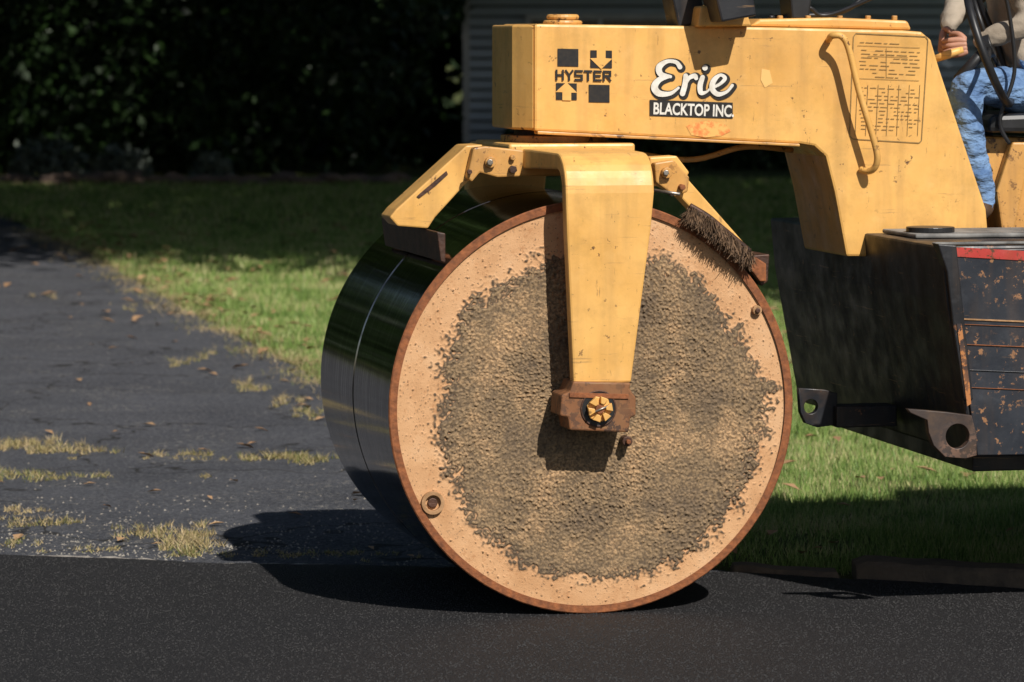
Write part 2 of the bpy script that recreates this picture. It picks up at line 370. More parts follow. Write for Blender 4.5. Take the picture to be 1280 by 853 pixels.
for r_ in range(24):
    y=53+r_*4.7
    if r_ in (1,10,11): continue
    x=1074.0+random.uniform(0,3)
    while x<1148-(r_*0.25):
        w_=random.uniform(2,9) if r_>11 else random.uniform(4,14)
        if random.random()<(0.8): sg.append(((x,y+(x-1074)*0.045),(min(x+w_,1150),y+(x+w_-1074)*0.045)))
        x+=w_+random.uniform(1.5,4)
lines('chart_print',sg,0.0026,'chart',0.0031)
lines('chart_rules',[((1072+i*13,106),(1069+i*13,170)) for i in range(7)]+[((1072,57),(1150,60)),((1071,98),(1149,101)),((1108,60),(1108,98)),((1085,70),(1135,72))],0.0018,'chart',0.0034)
def stainmat(name,c1,th=0.5,sc_=22):
    """patchy stain over the yellow paint colour"""
    m,nt,b=newmat(name); v=coords(nt)
    nt.links.new(mix(nt,rmp(nt,nz(nt,v,sc_,7,0.7),[(th-.05,0.0),(th+.08,1.0)]),(0.78,0.435,0.12),c1),b.inputs['Base Color']); b.inputs['Roughness'].default_value=0.55; return m
polyd('bare_patch',[(858,158),(870,153),(888,151),(906,156),(914,164),(902,170),(882,172),(864,169)],0.002,stainmat('orange_primer',(0.74,0.22,0.055),0.49,30))
polyd('worn_sticker',[(952,86),(962,88),(966,104),(956,110),(951,100)],0.002,simple('faded_patch',(0.8,0.50,0.18),(0.8,0.46,0.13),10,0.6))
# ---- scraper brackets
def bracket(pxs,t0,t1,name,mat='yellow'): return plate(name,pxs,t0,t1,mat,RR,0.006)
bracket([(583,182),(604,181),(598,192),(586,226),(544,272),(535,286),(497,283),(487,272),(495,262)],0.22,0.40,'scraper_arm')
bracket([(592,185),(607,183),(655,188),(654,205),(650,221),(622,222),(600,216),(590,228),(584,222)],0.17,0.22,'scraper_hinge_plate','yellow2')
plate('scraper_arm_slot',[(521,246),(524,243),(558,214),(560,218),(545,232),(524,248)],0.216,0.219,'darkrust',RR,0)
bolt('hinge_bolt',612,203,0.17,0.020,'yellow2',RR,0.02,12); bolt('hinge_bolt_head',612,203,0.15,0.012,'steel',RR,0.012)
bolt('hinge_bolt',640,212,0.17,0.015,'darkrust',RR,0.025); bolt('hinge_bolt',640,197,0.17,0.011,'yellow2',RR,0.02)
bolt('hinge_bolt',586,215,0.17,0.010,'darkrust',RR,0.02)
def xbar(name,px,t0,t1,mat): return plate(name,px,t0,t1,mat,RR,0.004)
xbar('scraper_bar',[(546,290),(557,292),(557,329),(551,327)],0.02,1.10,'darkrust')
xbar('scraper_bar_strap',[(541,300),(546,300),(546,318),(541,317)],0.3,0.9,'rust')
bracket([(812,197),(846,195),(862,216),(858,222),(934,308),(918,318),(848,244),(824,232),(812,235)],0.20,0.30,'scraper_arm')
bracket([(818,204),(842,200),(862,222),(860,240),(844,246),(820,228)],0.15,0.20,'scraper_hinge_plate','yellow2')
bolt('hinge_bolt',832,216,0.15,0.020,'yellow2',RR,0.025,10); bolt('hinge_bolt_head',832,216,0.125,0.011,'steel',RR,0.012)
bolt('hinge_bolt',851,234,0.15,0.012,'rust',RR,0.03); bolt('hinge_bolt',838,243,0.15,0.008,'steel',RR,0.03)
tube('hinge_pin',[L3(818,238,.16),L3(850,243,.1)],0.006,'steel',RR)
xbar('scraper_bar',[(935,320),(962,318),(960,352),(952,358)],0.05,1.42,'darkrust')
plate('scraper_bar_end',[(926,320),(945,322),(958,330),(958,352),(950,352)],0.03,0.07,'rust',RR,0.004)
bm_v=[];bm_f=[];spine=smoothpath([L3(862,263,-0.02),L3(884,276,-0.03),L3(906,294,-0.03),L3(937,320,-0.02)],10)
for i in range(2600):
    k=random.random()*(len(spine)-1); i0=int(k); p=spine[i0].lerp(spine[min(i0+1,len(spine)-1)],k-i0)+Vector((random.uniform(-.012,.012),random.uniform(-.03,.02),random.uniform(-.008,.014)))
    d=Vector((-0.25+random.gauss(0,.35),random.gauss(-0.15,.3),-1+random.gauss(0,.25))).normalized(); ln=random.uniform(.025,.062)
    w=Vector((random.uniform(-1,1),random.uniform(-1,1),0)).normalized()*0.0022; j=len(bm_v)
    q=p+d*ln+Vector((random.gauss(0,.01),0,0)); bm_v+=[p-w,p+w,q+w*.6,q-w*.6]; bm_f.append((j,j+1,j+2,j+3))
M['bristle']=simple('dirty_bristles',(0.22,0.13,0.07),(0.04,0.025,0.015),60,0.9)
mo('drum_brush',bm_v,bm_f,'bristle',RR)
tube('brush_backing',[p+Vector((0,0,0.016)) for p in spine],0.011,'darkrust',RR,8)
# ---- rear chassis
TN=-0.46; TF=1.72
sF,zT=L(1178,308,TN); _,zB=L(1230,572,TN); s2,_=L(1212,560,TN)
sEnd=4.1
chas=[(sF,zT),(sEnd,zT),(sEnd,zB-0.03),(s2+0.02,zB),(s2-0.005,zB+0.12),(sF+0.02,zT-0.20)]
prism('rear_chassis',chas,TN+0.012,TF,'black',RR,0.01)
prism('chassis_side_skin',[(sF+0.03,zT-0.014),(sEnd,zT-0.012),(sEnd,zB-0.02),(s2+0.03,zB+0.008),(s2+0.01,zB+0.13),(sF+0.05,zT-0.20)],TN,TN+0.009,'blackside',RR,0.003)
plate('red_stripe',[(1194,309),(1420,322),(1420,334),(1196,321)],TN-0.004,TN-0.001,'red',RR,0)
for yy,w_,mt in ((398,2.0,'tan'),(405,0.8,'rust'),(430,1.2,'rust'),(462,0.9,'blackside'),(484,0.9,'rust')):
    plate('scuff_rib',[(1200+(yy-398)*.1,yy),(1420,yy+9),(1420,yy+9+w_),(1200+(yy-398)*.1,yy+w_)],TN-0.005,TN-0.001,mt,RR,0.001)
plate('chassis_corner_post',[(1172,305),(1196,307),(1200,345),(1208,420),(1217,500),(1206,500),(1192,410),(1184,340)],TN-0.012,TN+0.05,'black',RR,0.005)
plate('chassis_corner_scrape',[(1196,405),(1202,405),(1212,480),(1214,505),(1209,508),(1203,460)],TN-0.016,TN-0.013,paint('scraped_orange',(0.5,0.2,0.06),0.5,0.6,0.6,(0.03,0.02,0.02)),RR,0)
box('deck_plate',sF+0.06,sF+0.62,0.02,0.42,zT+0.002,zT+0.018,'dust',RR)
box('deck_edge',sF-0.02,sF+0.7,TN+0.02,TN+0.06,zT+0.002,zT+0.012,'dust',RR)
cyl('deck_cap',(sF+0.16,0.15,zT+0.018),(0,0,1),0.09,0.02,'rubber',RR)
def holeplate(name,pts,hc,hr,t,th,mat):
    cu=bpy.data.curves.new(name,'CURVE'); cu.dimensions='2D'; cu.fill_mode='BOTH'; cu.extrude=th/2; cu.bevel_depth=0.003
    def addsp(P):
        sp=cu.splines.new('POLY'); sp.points.add(len(P)-1)
        for q,pp in zip(sp.points,P): q.co=(pp[0],pp[1],0,1)
        sp.use_cyclic_u=True
    addsp([L(a,b_,t) for a,b_ in pts]); hs=L(hc[0],hc[1],t)
    addsp([(hs[0]+hr*math.cos(k*math.pi/16),hs[1]-hr*math.sin(k*math.pi/16)) for k in range(32)])
    o=bpy.data.objects.new(name,cu); col.objects.link(o); o.parent=RR; o.location=(0,t,0); o.rotation_euler=(math.pi/2,0,0); cu.materials.append(M[mat]); return o
M['lug']=paint('worn_lug',(0.05,0.035,0.03),0.5,0.4,0.5,(0.16,0.09,0.06))
holeplate('tie_down_lug',[(1135,512),(1182,516),(1212,520),(1218,545),(1218,568),(1205,572),(1180,570),(1166,556),(1160,540),(1158,524),(1137,515)],(1195,545),0.047,TN-0.03,0.03,'lug')
holeplate('tow_eye',[(998,486),(1030,488),(1044,492),(1044,530),(1020,533),(1006,528),(1000,515)],(1012,508),0.030,0.4,0.03,'black')
box('tow_bar',L(1040,500,.4)[0],sF+0.1,0.34,0.46,0.62,0.70,'black',RR)
box('chassis_sill',s2+0.10,sEnd,TN+0.25,TF-0.05,zB-0.08,zB-0.002,'black',RR)
box('engine_hood',2.75,4.0,0.1,1.35,zT+0.002,2.0,'yellow',RR,0.03)
for tt in (TN+0.05,1.2):
    cyl('rear_drum',(3.1,tt,0.70),(0,1,0),0.70,0.45,'drum',RR,96,0.01)
plate('seat_pedestal',[(1222,170),(1420,178),(1420,312),(1250,303),(1246,262),(1234,215)],0.62,1.15,'yellow2',RR,0.01)
plate('pedestal_gusset',[(1246,240),(1266,178),(1292,178),(1266,300),(1254,300)],0.56,0.618,'yellow2',RR,0.008)
plate('operator_seat',[(1240,144),(1400,138),(1410,150),(1400,168),(1236,166)],0.52,1.08,'rubber',RR,0.02)
plate('seat_back',[(1375,136),(1400,136),(1420,-40),(1400,-44)],0.55,1.05,'rubber',RR,0.02)
wc=L3(1236,58,0.56); wn=Vector((0.84,-0.42,0.34)).normalized()
x=wn.orthogonal().normalized(); y=wn.cross(x)
wp=[wc+(x*math.cos(2*math.pi*k/48)+y*math.sin(2*math.pi*k/48))*0.232 for k in range(49)]
tube('steering_wheel_rim',wp,0.0165,'rubber',RR,12,False)
for k in (4,20,36): tube('steering_wheel_spoke',[wc,wp[k]],0.010,'rubber',RR,8)
cyl('steering_wheel_hub',wc-wn*0.02,wn,0.045,0.035,'rubber',RR)
tube('steering_column',[wc,wc-wn*0.12+Vector((0,0,-0.08)),L3(1196,170,0.72),L3(1200,290,.72)],0.022,'rubber',RR)
tube('control_lever',smoothpath([L3(1262,180,.5),L3(1250,150,.5),L3(1268,90,.5),L3(1262,20,.5),L3(1250,-30,.5)]),0.008,'rubber',RR)
tube('gear_lever',[L3(1168,74,.6),L3(1186,68,.58),L3(1204,62,.56)],[0.014,0.017,0.012],'yellow',RR)
# ================================================================== OPERATOR
PE=empty('person',O,TH)
M['shirt']=simple('khaki_shirt',(0.44,0.37,0.29),(0.27,0.22,0.165),7,0.9,0,1.0,14)
m,nt,b=newmat('denim'); v=coords(nt)
c=rmp(nt,nz(nt,v,11,6,0.6),[(0.3,(0.05,0.11,0.25)),(0.7,(0.22,0.36,0.58))]); nt.links.new(c,b.inputs['Base Color']); b.inputs['Roughness'].default_value=0.95
bump(nt,b,nz(nt,coords(nt,(1,1,1.8)),11,4,0.45),1.0,0.06); M['denim']=m
M['skin']=simple('skin',(0.50,0.26,0.17),(0.42,0.20,0.13),14,0.55); M['boot']=simple('leather_boot',(0.10,0.06,0.035),None,12,0.6)
M['hair']=simple('grey_hair',(0.25,0.23,0.21),None,60,0.8)
def skinmesh(name,verts,edges,radii,roots,sub=2):
    me=bpy.data.meshes.new(name); me.from_pydata([tuple(v) for v in verts],edges,[]); o=bpy.data.objects.new(name,me); col.objects.link(o)
    sk=o.modifiers.new('s','SKIN'); sk.use_smooth_shade=True
    for i,r in enumerate(radii): me.skin_vertices[0].data[i].radius=(r,r) if not isinstance(r,tuple) else r
    for i in range(len(verts)): me.skin_vertices[0].data[i].use_root=(i in roots)
    sb=o.modifiers.new('u','SUBSURF'); sb.levels=sub; sb.render_levels=sub
    bpy.context.view_layer.update(); dg=bpy.context.evaluated_depsgraph_get()
    m2=bpy.data.meshes.new_from_object(o.evaluated_get(dg)); o.modifiers.clear(); o.data=m2
    m2.polygons.foreach_set('use_smooth',[True]*len(m2.polygons)); m2.update()
    return o
J={}
def j(n,px,py,t,r): J[n]=(L3(px,py,t),r)
j('pelvis',1292,108,.80,.135); j('belly',1290,66,.80,.15); j('chest',1280,8,.80,.16); j('upchest',1274,-42,.80,.13); j('neck',1266,-78,.80,.055); j('headb',1258,-100,.80,.055)
j('shn',1274,-44,.60,.078); j('eln',1288,30,.54,.06); j('wrn',1216,57,.60,.034)
j('shf',1270,-44,1.0,.078); j('elf',1206,-6,1.04,.068); j('wrf',1182,38,.86,.034)
j('hin',1282,116,.69,.10); j('knn',1206,103,.56,.078); j('shnn',1212,180,.555,.060); j('ann',1236,256,.56,.046); j('ton',1196,284,.56,.04)
j('hif',1282,116,.91,.10); j('knf',1212,102,1.0,.075); j('anf',1236,258,1.0,.048); j('tof',1196,282,1.0,.04)
names=list(J); idx={n:i for i,n in enumerate(names)}
E=[('pelvis','belly'),('belly','chest'),('chest','upchest'),('upchest','neck'),('neck','headb'),('upchest','shn'),('shn','eln'),('eln','wrn'),('upchest','shf'),('shf','elf'),('elf','wrf'),
('pelvis','hin'),('hin','knn'),('knn','shnn'),('shnn','ann'),('ann','ton'),('pelvis','hif'),('hif','knf'),('knf','anf'),('anf','tof')]
bo=skinmesh('body',[J[n][0] for n in names],[(idx[a],idx[b_]) for a,b_ in E],[J[n][1] for n in names],[0],3)
bo.parent=PE
bo.data.update(); nrm=[v_.normal.copy() for v_ in bo.data.vertices]
for v_,n_ in zip(bo.data.vertices,nrm):
    p=v_.co; v_.co=p+n_*(0.012*noise.noise(p*13)+0.007*noise.noise(Vector((p.x*20,p.y*20,p.z*40))))
for k in ('shirt','denim','skin','boot'): bo.data.materials.append(M[k])
segm={('pelvis','belly'):0,('ann','ton'):3,('anf','tof'):3,('neck','headb'):2}
for a,b_ in E:
    if (a,b_) in segm: continue
    segm[(a,b_)]=1 if a in('pelvis','hin','hif','knn','knf','shnn') else 0
for p in bo.data.polygons:
    best=9;bi=0;c=p.center
    for (a,b_),mi_ in segm.items():
        A=J[a][0];B=J[b_][0];d=B-A;u=max(0,min(1,(c-A).dot(d)/d.length_squared)); q=(c-(A+d*u)).length-(J[a][1]*(1-u)+J[b_][1]*u)
        if q<best: best=q;bi=mi_
    p.material_index=bi
def hand(name,w,d,th,nrm):
    """w wrist, d towards fingertips, th towards thumb, nrm direction the fingers curl"""
    d=d.normalized(); th=(th-d*th.dot(d)).normalized(); nrm=(nrm-d*nrm.dot(d)-th*nrm.dot(th)).normalized()
    V=[];Ed=[];Rd=[];roots=[]
    def chain(P,Rr):
        i=len(V); roots.append(i); V.extend(P); Rd.extend(Rr); Ed.extend([(i+k,i+k+1) for k in range(len(P)-1)])
    for k,(off,ln) in enumerate(((0.030,0.072),(0.010,0.082),(-0.010,0.076),(-0.029,0.060))):
        b0=w+d*0.02+th*off*0.6; k0=w+d*0.088+th*off
        p=[b0,w+d*0.05+th*off*0.9,k0]; ang=0; q=k0
        for f_,a_ in ((0.42,50),(0.32,55),(0.26,40)):
            ang+=math.radians(a_); q=q+(d*math.cos(ang)+nrm*math.sin(ang))*ln*f_; p.append(q)
        chain(p,[0.015,0.015,0.0105,0.0095,0.0085,0.007])
    b0=w+d*0.025+th*0.02; p=[b0,b0+th*0.03+d*0.02+nrm*0.012,b0+th*0.038+d*0.042+nrm*0.032,b0+th*0.03+d*0.055+nrm*0.052]
    chain(p,[0.016,0.013,0.010,0.008])
    o=skinmesh(name,V,Ed,Rd,roots); o.data.materials.append(M['skin']); o.parent=PE
hand('left_hand',J['wrn'][0],L3(1190,60,.62)-J['wrn'][0],Vector((0,0.1,1)),Vector((0.1,1,-0.3)))
hand('right_hand',J['wrf'][0],L3(1184,58,.80)-J['wrf'][0]+Vector((-.03,0,0)),Vector((0,-0.5,1)),Vector((0.5,-.6,-.4)))
hc=L3(1252,-138,.80)
bm=bmesh.new(); bmesh.ops.create_icosphere(bm,subdivisions=4,radius=1)
for q in bm.verts:
    x,y,z=q.co
    jaw=1-0.22*max(0,-z)**1.3
    nx=-0.02*math.exp(-((y/0.16)**2+((z+0.05)/0.22)**2)) if x<0 else 0
    eye=0.012*(math.exp(-(((abs(y)-.38)/.16)**2+((z-.08)/.12)**2))) if x<0 else 0
    mouth=0.006*math.exp(-((y/.3)**2+((z+.5)/.05)**2)) if x<0 else 0
    q.co=Vector((x*0.098*jaw+nx*1.3+eye+mouth,y*0.076*jaw,z*0.118))
me=bpy.data.meshes.new('head'); bm.to_mesh(me); bm.free(); ho=bpy.data.objects.new('head',me); col.objects.link(ho); ho.location=hc; finish(ho,'skin',PE,True)
bm=bmesh.new(); bmesh.ops.create_icosphere(bm,subdivisions=3,radius=1)
for q in list(bm.verts):
    q.co=Vector((q.co.x*0.106+0.006,q.co.y*0.084,q.co.z*0.125+0.004))
bmesh.ops.delete(bm,geom=[q for q in bm.verts if (q.co.z<0.035 and q.co.x<0.02) or q.co.z<-0.05],context='VERTS')
me=bpy.data.meshes.new('hair'); bm.to_mesh(me); bm.free(); h2=bpy.data.objects.new('hair',me); col.objects.link(h2); h2.location=hc; finish(h2,'hair',PE,True)
for sg_ in (-1,1):
    tube('ear',[hc+Vector((0.008,sg_*0.074,-0.03)),hc+Vector((0.012,sg_*0.084,0)),hc+Vector((0.012,sg_*0.082,0.03))],[0.008,0.013,0.009],'skin',PE)
    o=cyl('eye',hc+Vector((-0.078,sg_*0.03,0.01)),(-1,0,0),0.012,0.006,'white',PE,16); cyl('pupil',hc+Vector((-0.085,sg_*0.03,0.01)),(-1,0,0),0.006,0.002,'rubber',PE,12,0)
# ================================================================== GROUND
m,nt,b=newmat('soil_and_turf'); v=coords(nt)
c=rmp(nt,nz(nt,v,1.3,6),[(0.35,(0.06,0.075,0.026)),(0.6,(0.09,0.10,0.036)),(0.75,(0.14,0.11,0.055))]); nt.links.new(c,b.inputs['Base Color']); b.inputs['Roughness'].default_value=1; b.inputs['Specular IOR Level'].default_value=0.1
bump(nt,b,nz(nt,v,40,6),0.8,0.03); M['turf']=m
mo('ground',[(-400,-300,-.02),(400,-300,-.02),(400,500,-.02),(-400,500,-.02)],[(0,1,2,3)],'turf')
m,nt,b=newmat('fresh_asphalt'); v=coords(nt)
c=rmp(nt,nz(nt,v,110,4,0.75),[(0.36,(0.006,0.006,0.007)),(0.54,(0.026,0.025,0.027)),(0.68,(0.12,0.115,0.112))])
c=mix(nt,rmp(nt,nz(nt,v,1.6,6,0.65),[(0.35,0.0),(0.7,0.4)]),c,(0.037,0.035,0.037))
c=mix(nt,rmp(nt,nz(nt,v,45,5,0.75),[(0.60,0.0),(0.66,0.5)]),c,(0.10,0.096,0.092))
nt.links.new(c,b.inputs['Base Color']); b.inputs['Roughness'].default_value=0.68; b.inputs['Specular IOR Level'].default_value=0.3
bump(nt,b,nz(nt,v,60,6,0.8),1.0,0.02); M['asph']=m
RXs=[-80,-6,-2.1,-1.16,0.8,2.0,10,80]; RYs=[34,16.6,15.62,15.36,15.12,14.62,12.6,-4]
def roadY(x): return float(np.interp(x,RXs,RYs))
rx=np.concatenate([np.linspace(-80,-6,20),np.linspace(-5.9,5,520),np.linspace(5.2,80,30)])
top=[]
for x in rx:
    w=0.035*noise.noise(Vector((x*2.2,0,0)))+0.022*noise.noise(Vector((x*9,3,0)))+0.012*noise.noise(Vector((x*40,3,0)))
    top.append((x,roadY(x)+w,0.0))
n=len(top); v=top+[(p[0],p[1]+0.012,-0.019) for p in top]+[(p[0],-60,0.0) for p in top]
f=[(i,i+1,n+i+1,n+i) for i in range(n-1)]+[(2*n+i,2*n+i+1,i+1,i) for i in range(n-1)]
mo('road',v,f,'asph')
m,nt,b=newmat('old_asphalt'); v=coords(nt)
c=rmp(nt,nz(nt,v,1.1,7,0.65),[(0.3,(0.045,0.048,0.060)),(0.7,(0.088,0.092,0.108))])
c=mix(nt,rmp(nt,nz(nt,v,60,5,0.75),[(0.48,0.0),(0.64,0.8)]),c,(0.20,0.20,0.205))
c=mix(nt,rmp(nt,nz(nt,v,48,5,0.75),[(0.36,0.85),(0.46,0.0)]),c,(0.018,0.018,0.02))
sp=rmp(nt,nz(nt,v,26,9,0.8),[(0.56,0.0),(0.61,0.85)]); bg=rmp(nt,nz(nt,v,1.5,6,0.65),[(0.48,0.0),(0.60,1.0)])
c=mix(nt,mix(nt,1.0,sp,bg,'MULTIPLY'),c,(0.36,0.33,0.28))
vo=nt.nodes.new('ShaderNodeTexVoronoi'); vo.feature='DISTANCE_TO_EDGE'; vo.inputs['Scale'].default_value=0.55
wv=nt.nodes.new('ShaderNodeVectorMath'); wv.operation='ADD'; nn=nt.nodes.new('ShaderNodeTexNoise'); nn.inputs['Scale'].default_value=2.5; nt.links.new(v,nn.inputs['Vector']); nt.links.new(v,wv.inputs[0]); nt.links.new(nn.outputs['Color'],wv.inputs[1]); nt.links.new(wv.outputs[0],vo.inputs['Vector'])
c=mix(nt,rmp(nt,vo.outputs['Distance'],[(0.004,0.85),(0.012,0.0)]),c,(0.02,0.018,0.016))
nt.links.new(c,b.inputs['Base Color']); b.inputs['Roughness'].default_value=0.85; b.inputs['Specular IOR Level'].default_value=0.3
bump(nt,b,nz(nt,v,60,6,0.75),1.0,0.016); M['oldasph']=m
dy=[14.6,15.3,16.5,18.3,20.5,24.1,30,37.3,43.7,55]; dx=[1.3,0.75,0.25,-0.15,-0.62,-1.26,-2.55,-4.06,-5.6,-8.6]
def driveX(y): return np.interp(y,dy,dx)
ys=np.linspace(14.0,55,500); v=[];f=[]
for y in ys:
    e=float(driveX(y))+0.07*noise.noise(Vector((0,y*1.3,0)))+0.04*noise.noise(Vector((3,y*6,0)))
    v+=[(e,y,-0.012),(e-6.5-max(0,(16.5-y)),y,-0.012)]
f=[(2*i,2*i+1,2*i+3,2*i+2) for i in range(len(ys)-1)]
mo('driveway',v,f,'oldasph')
M['concrete']=simple('kerb_concrete',(0.19,0.14,0.095),(0.09,0.07,0.055),9,0.95,0,0.8,40)
M['lip']=simple('crumbled_lip',(0.46,0.42,0.36),(0.14,0.12,0.11),22,0.95,0,0.6,60)
v=[];f=[]
for (xa,xb,wd) in ((-1.98,-1.35,0.10),(-3.2,-2.3,0.08),(-1.15,-0.5,0.04)):
    n=40; i0=len(v)
    for i in range(n+1):
        x=xa+(xb-xa)*i/n; y=roadY(x)+0.03; ww=wd*math.sin(math.pi*i/n)*max(0.15,0.6+0.7*noise.noise(Vector((x*14,2,2))))+0.004
        v+=[(x,y,-.006),(x,y+ww,-.006)]
    f+=[(i0+2*i,i0+2*i+2,i0+2*i+3,i0+2*i+1) for i in range(n)]
mo('apron_edge',v,f,'lip')
KB=empty('kerb')
def kerb(x0,x1,off,w,h,nm):
    n=40; v=[]
    for i in range(n+1):
        x=x0+(x1-x0)*i/n; y=roadY(x)+off; wob=0.018*noise.noise(Vector((x*5,1,0))); hh=h+0.014*noise.noise(Vector((x*6,4,0)))-0.02*(i in(0,n))
        v+=[(x,y+wob-.01,-.02),(x,y+wob,hh-.015),(x,y+wob+.02,hh),(x,y+w+wob,hh+0.01*noise.noise(Vector((x*4,7,2)))),(x,y+w+wob,-.02)]
    f=[]
    for i in range(n):
        for k in range(4): f.append((i*5+k,i*5+k+1,i*5+5+k+1,i*5+5+k))
    f+=[(0,1,2,3,4),tuple(5*n+k for k in range(5))]
    mo(nm,v,f,'concrete',KB,False,0.006)
kerb(0.86,1.27,0.03,0.14,0.015,'kerb_stone_low'); kerb(1.33,3.2,0.05,0.20,0.062,'kerb_stone'); kerb(3.22,5.2,0.05,0.20,0.062,'kerb_stone'); kerb(5.22,9,0.05,0.20,0.062,'kerb_stone')
# ------------------------------------------------------------------ grass
def grassmat(name,stops,trans=0.25,patch=0.9):
    m=bpy.data.materials.new(name); m.use_nodes=True; nt=m.node_tree; b=nt.nodes['Principled BSDF']
    a=nt.nodes.new('ShaderNodeAttribute'); a.attribute_name='rnd'
    v=coords(nt); n_=rmp(nt,nz(nt,v,patch,6,0.65),[(0.35,0.0),(0.65,0.55)])
    ad=nt.nodes.new('ShaderNodeMath'); ad.operation='ADD'; nt.links.new(a.outputs['Fac'],ad.inputs[0]); nt.links.new(n_,ad.inputs[1])
    ad2=nt.nodes.new('ShaderNodeMath'); ad2.operation='SUBTRACT'; nt.links.new(ad.outputs[0],ad2.inputs[0]); ad2.inputs[1].default_value=0.2
    c=rmp(nt,ad2.outputs[0],stops); nt.links.new(c,b.inputs['Base Color']); b.inputs['Roughness'].default_value=0.5; b.inputs['Specular IOR Level'].default_value=0.35
    if trans:
        tr=nt.nodes.new('ShaderNodeBsdfTranslucent'); nt.links.new(c,tr.inputs[0]); ms=nt.nodes.new('ShaderNodeMixShader'); ms.inputs[0].default_value=trans
        out=nt.nodes['Material Output']; nt.links.new(b.outputs[0],ms.inputs[1]); nt.links.new(tr.outputs[0],ms.inputs[2]); nt.links.new(ms.outputs[0],out.inputs[0])
    return m
M['grass']=grassmat('grass_blades',[(0.0,(0.09,0.165,0.034)),(0.35,(0.20,0.32,0.072)),(0.65,(0.34,0.45,0.13)),(0.86,(0.60,0.52,0.27))],0.2,1.6)
M['dry']=grassmat('dry_weeds',[(0.0,(0.14,0.17,0.05)),(0.25,(0.30,0.26,0.10)),(0.7,(0.50,0.38,0.21))],0.15)
def blades(name,x,y,h,w,mat,z0=-0.02,lean=0.5):
    N=len(x); a=rng.uniform(0,2*np.pi,N); la=rng.uniform(0,2*np.pi,N); hh=h*rng.uniform(.5,1.15,N); ww=w*rng.uniform(.6,1.2,N)/2
    V=np.zeros((N,3,3)); dx_=np.cos(a)*ww; dy_=np.sin(a)*ww
    V[:,0]=np.stack([x-dx_,y-dy_,np.full(N,z0)],1); V[:,1]=np.stack([x+dx_,y+dy_,np.full(N,z0)],1)
    ln=rng.uniform(0.1,lean,N)*2*hh*0.6
    V[:,2]=np.stack([x+np.cos(la)*ln,y+np.sin(la)*ln,z0+hh],1)
    F=np.arange(3*N).reshape(N,3)
    me=bpy.data.meshes.new(name); me.from_pydata(V.reshape(-1,3).tolist(),[],F.tolist())
    at=me.attributes.new('rnd','FLOAT','POINT'); at.data.foreach_set('value',np.repeat(rng.uniform(0,.8,N),3).astype(np.float32))
    o=bpy.data.objects.new(name,me); col.objects.link(o); me.materials.append(M[mat]); return o
X=[];Y=[];H=[];Wd=[]
def scatter(y0,y1,x0,x1,dens,h,w):
    N=int((y1-y0)*(x1-x0)*dens); x=rng.uniform(x0,x1,N); y=rng.uniform(y0,y1,N)
    ry=np.interp(x,RXs,RYs)
    e=driveX(y)+0.06*np.sin(y*3.1)+0.05*np.sin(y*7.7+x)
    k=(y>ry+0.22)&(x>e+rng.exponential(0.10,N)); x=x[k];y=y[k]
    q=np.sin(x*2.3+1.3*np.sin(y*1.1))*np.sin(y*1.7+0.6*np.sin(x*2.9))+0.5*np.sin(x*7.1+2*np.sin(y*2.3))*np.sin(y*4.3+x); k=rng.uniform(0,1,len(x))<np.clip(1.15-q*0.7,0.3,1)
    hv=1+0.3*np.sin(x*5)*np.sin(y*4)
    x=x[k];y=y[k];hv=hv[k]; X.append(x);Y.append(y);H.append(h*hv);Wd.append(np.full(len(x),w))
scatter(14.4,19,0.2,5.0,6000,0.05,0.005)
scatter(19,25,-1.6,5.5,3600,0.055,0.0065)
scatter(25,33,-3.6,6.5,1800,0.06,0.010)
scatter(33,42,-6,7.5,1000,0.065,0.014)
scatter(42,56,-9,9.5,400,0.08,0.02)
blades('lawn_grass',np.concatenate(X),np.concatenate(Y),np.concatenate(H),np.concatenate(Wd),'grass')
X=[];Y=[];H=[]
def tuft(px,py,rx_,ry_,n,h=0.04):
    cx,cy=G(px,py); sx=rx_/FPX*cy; n=int(n*0.6)
    nc=max(3,n//22); ax=rng.normal(0,sx*1.15,nc); ay=rng.normal(0,ry_*1.3,nc)
    i=rng.integers(0,nc,n); X.append(cx+ax[i]+rng.normal(0,0.014,n)); Y.append(cy+ay[i]+rng.normal(0,0.03,n)); H.append(np.full(n,h*0.7)*rng.uniform(.5,1.4,n))
for a in [(30,556,30,.12,1500,.05),(80,562,22,.05,700,.05),(20,592,24,.10,800,.04),(100,593,30,.06,400,.03),(235,566,20,.03,350,.04),(350,570,22,.04,900,.05),(385,574,12,.04,500,.05),(290,572,40,.02,260,.02),(160,570,50,.02,200,.02),
 (235,450,9,.18,400,.05),(300,483,12,.12,500,.05),(345,501,12,.12,400,.05),(380,515,8,.10,400,.05),(175,385,18,.25,200,.04),(60,368,10,.2,120,.04),
 (240,676,14,.14,1500,.05),(180,664,26,.10,900,.035),(60,652,34,.06,800,.03),(20,635,12,.05,300,.03),(20,676,20,.04,300,.03),(140,684,40,.03,300,.02),(340,690,60,.05,700,.02),(250,595,8,.04,80,.03),(420,690,60,.06,500,.02)]: tuft(*a)
N=26000; y=rng.uniform(15.4,42,N); x=driveX(y)+0.06*np.sin(y*3.1)+rng.normal(0.04,0.10,N)*(y/20); k=rng.uniform(0,1,N)<0.55+0.45*np.sin(y*2.1)*np.sin(y*5.3); X.append(x[k]);Y.append(y[k]);H.append(np.full(k.sum(),.035))
x=np.concatenate(X);y=np.concatenate(Y);h=np.concatenate(H)
ry=np.interp(x,RXs,RYs); k=y>ry+0.03
blades('driveway_weeds',x[k],y[k],h[k],0.0055,'dry',-0.012,1.3)
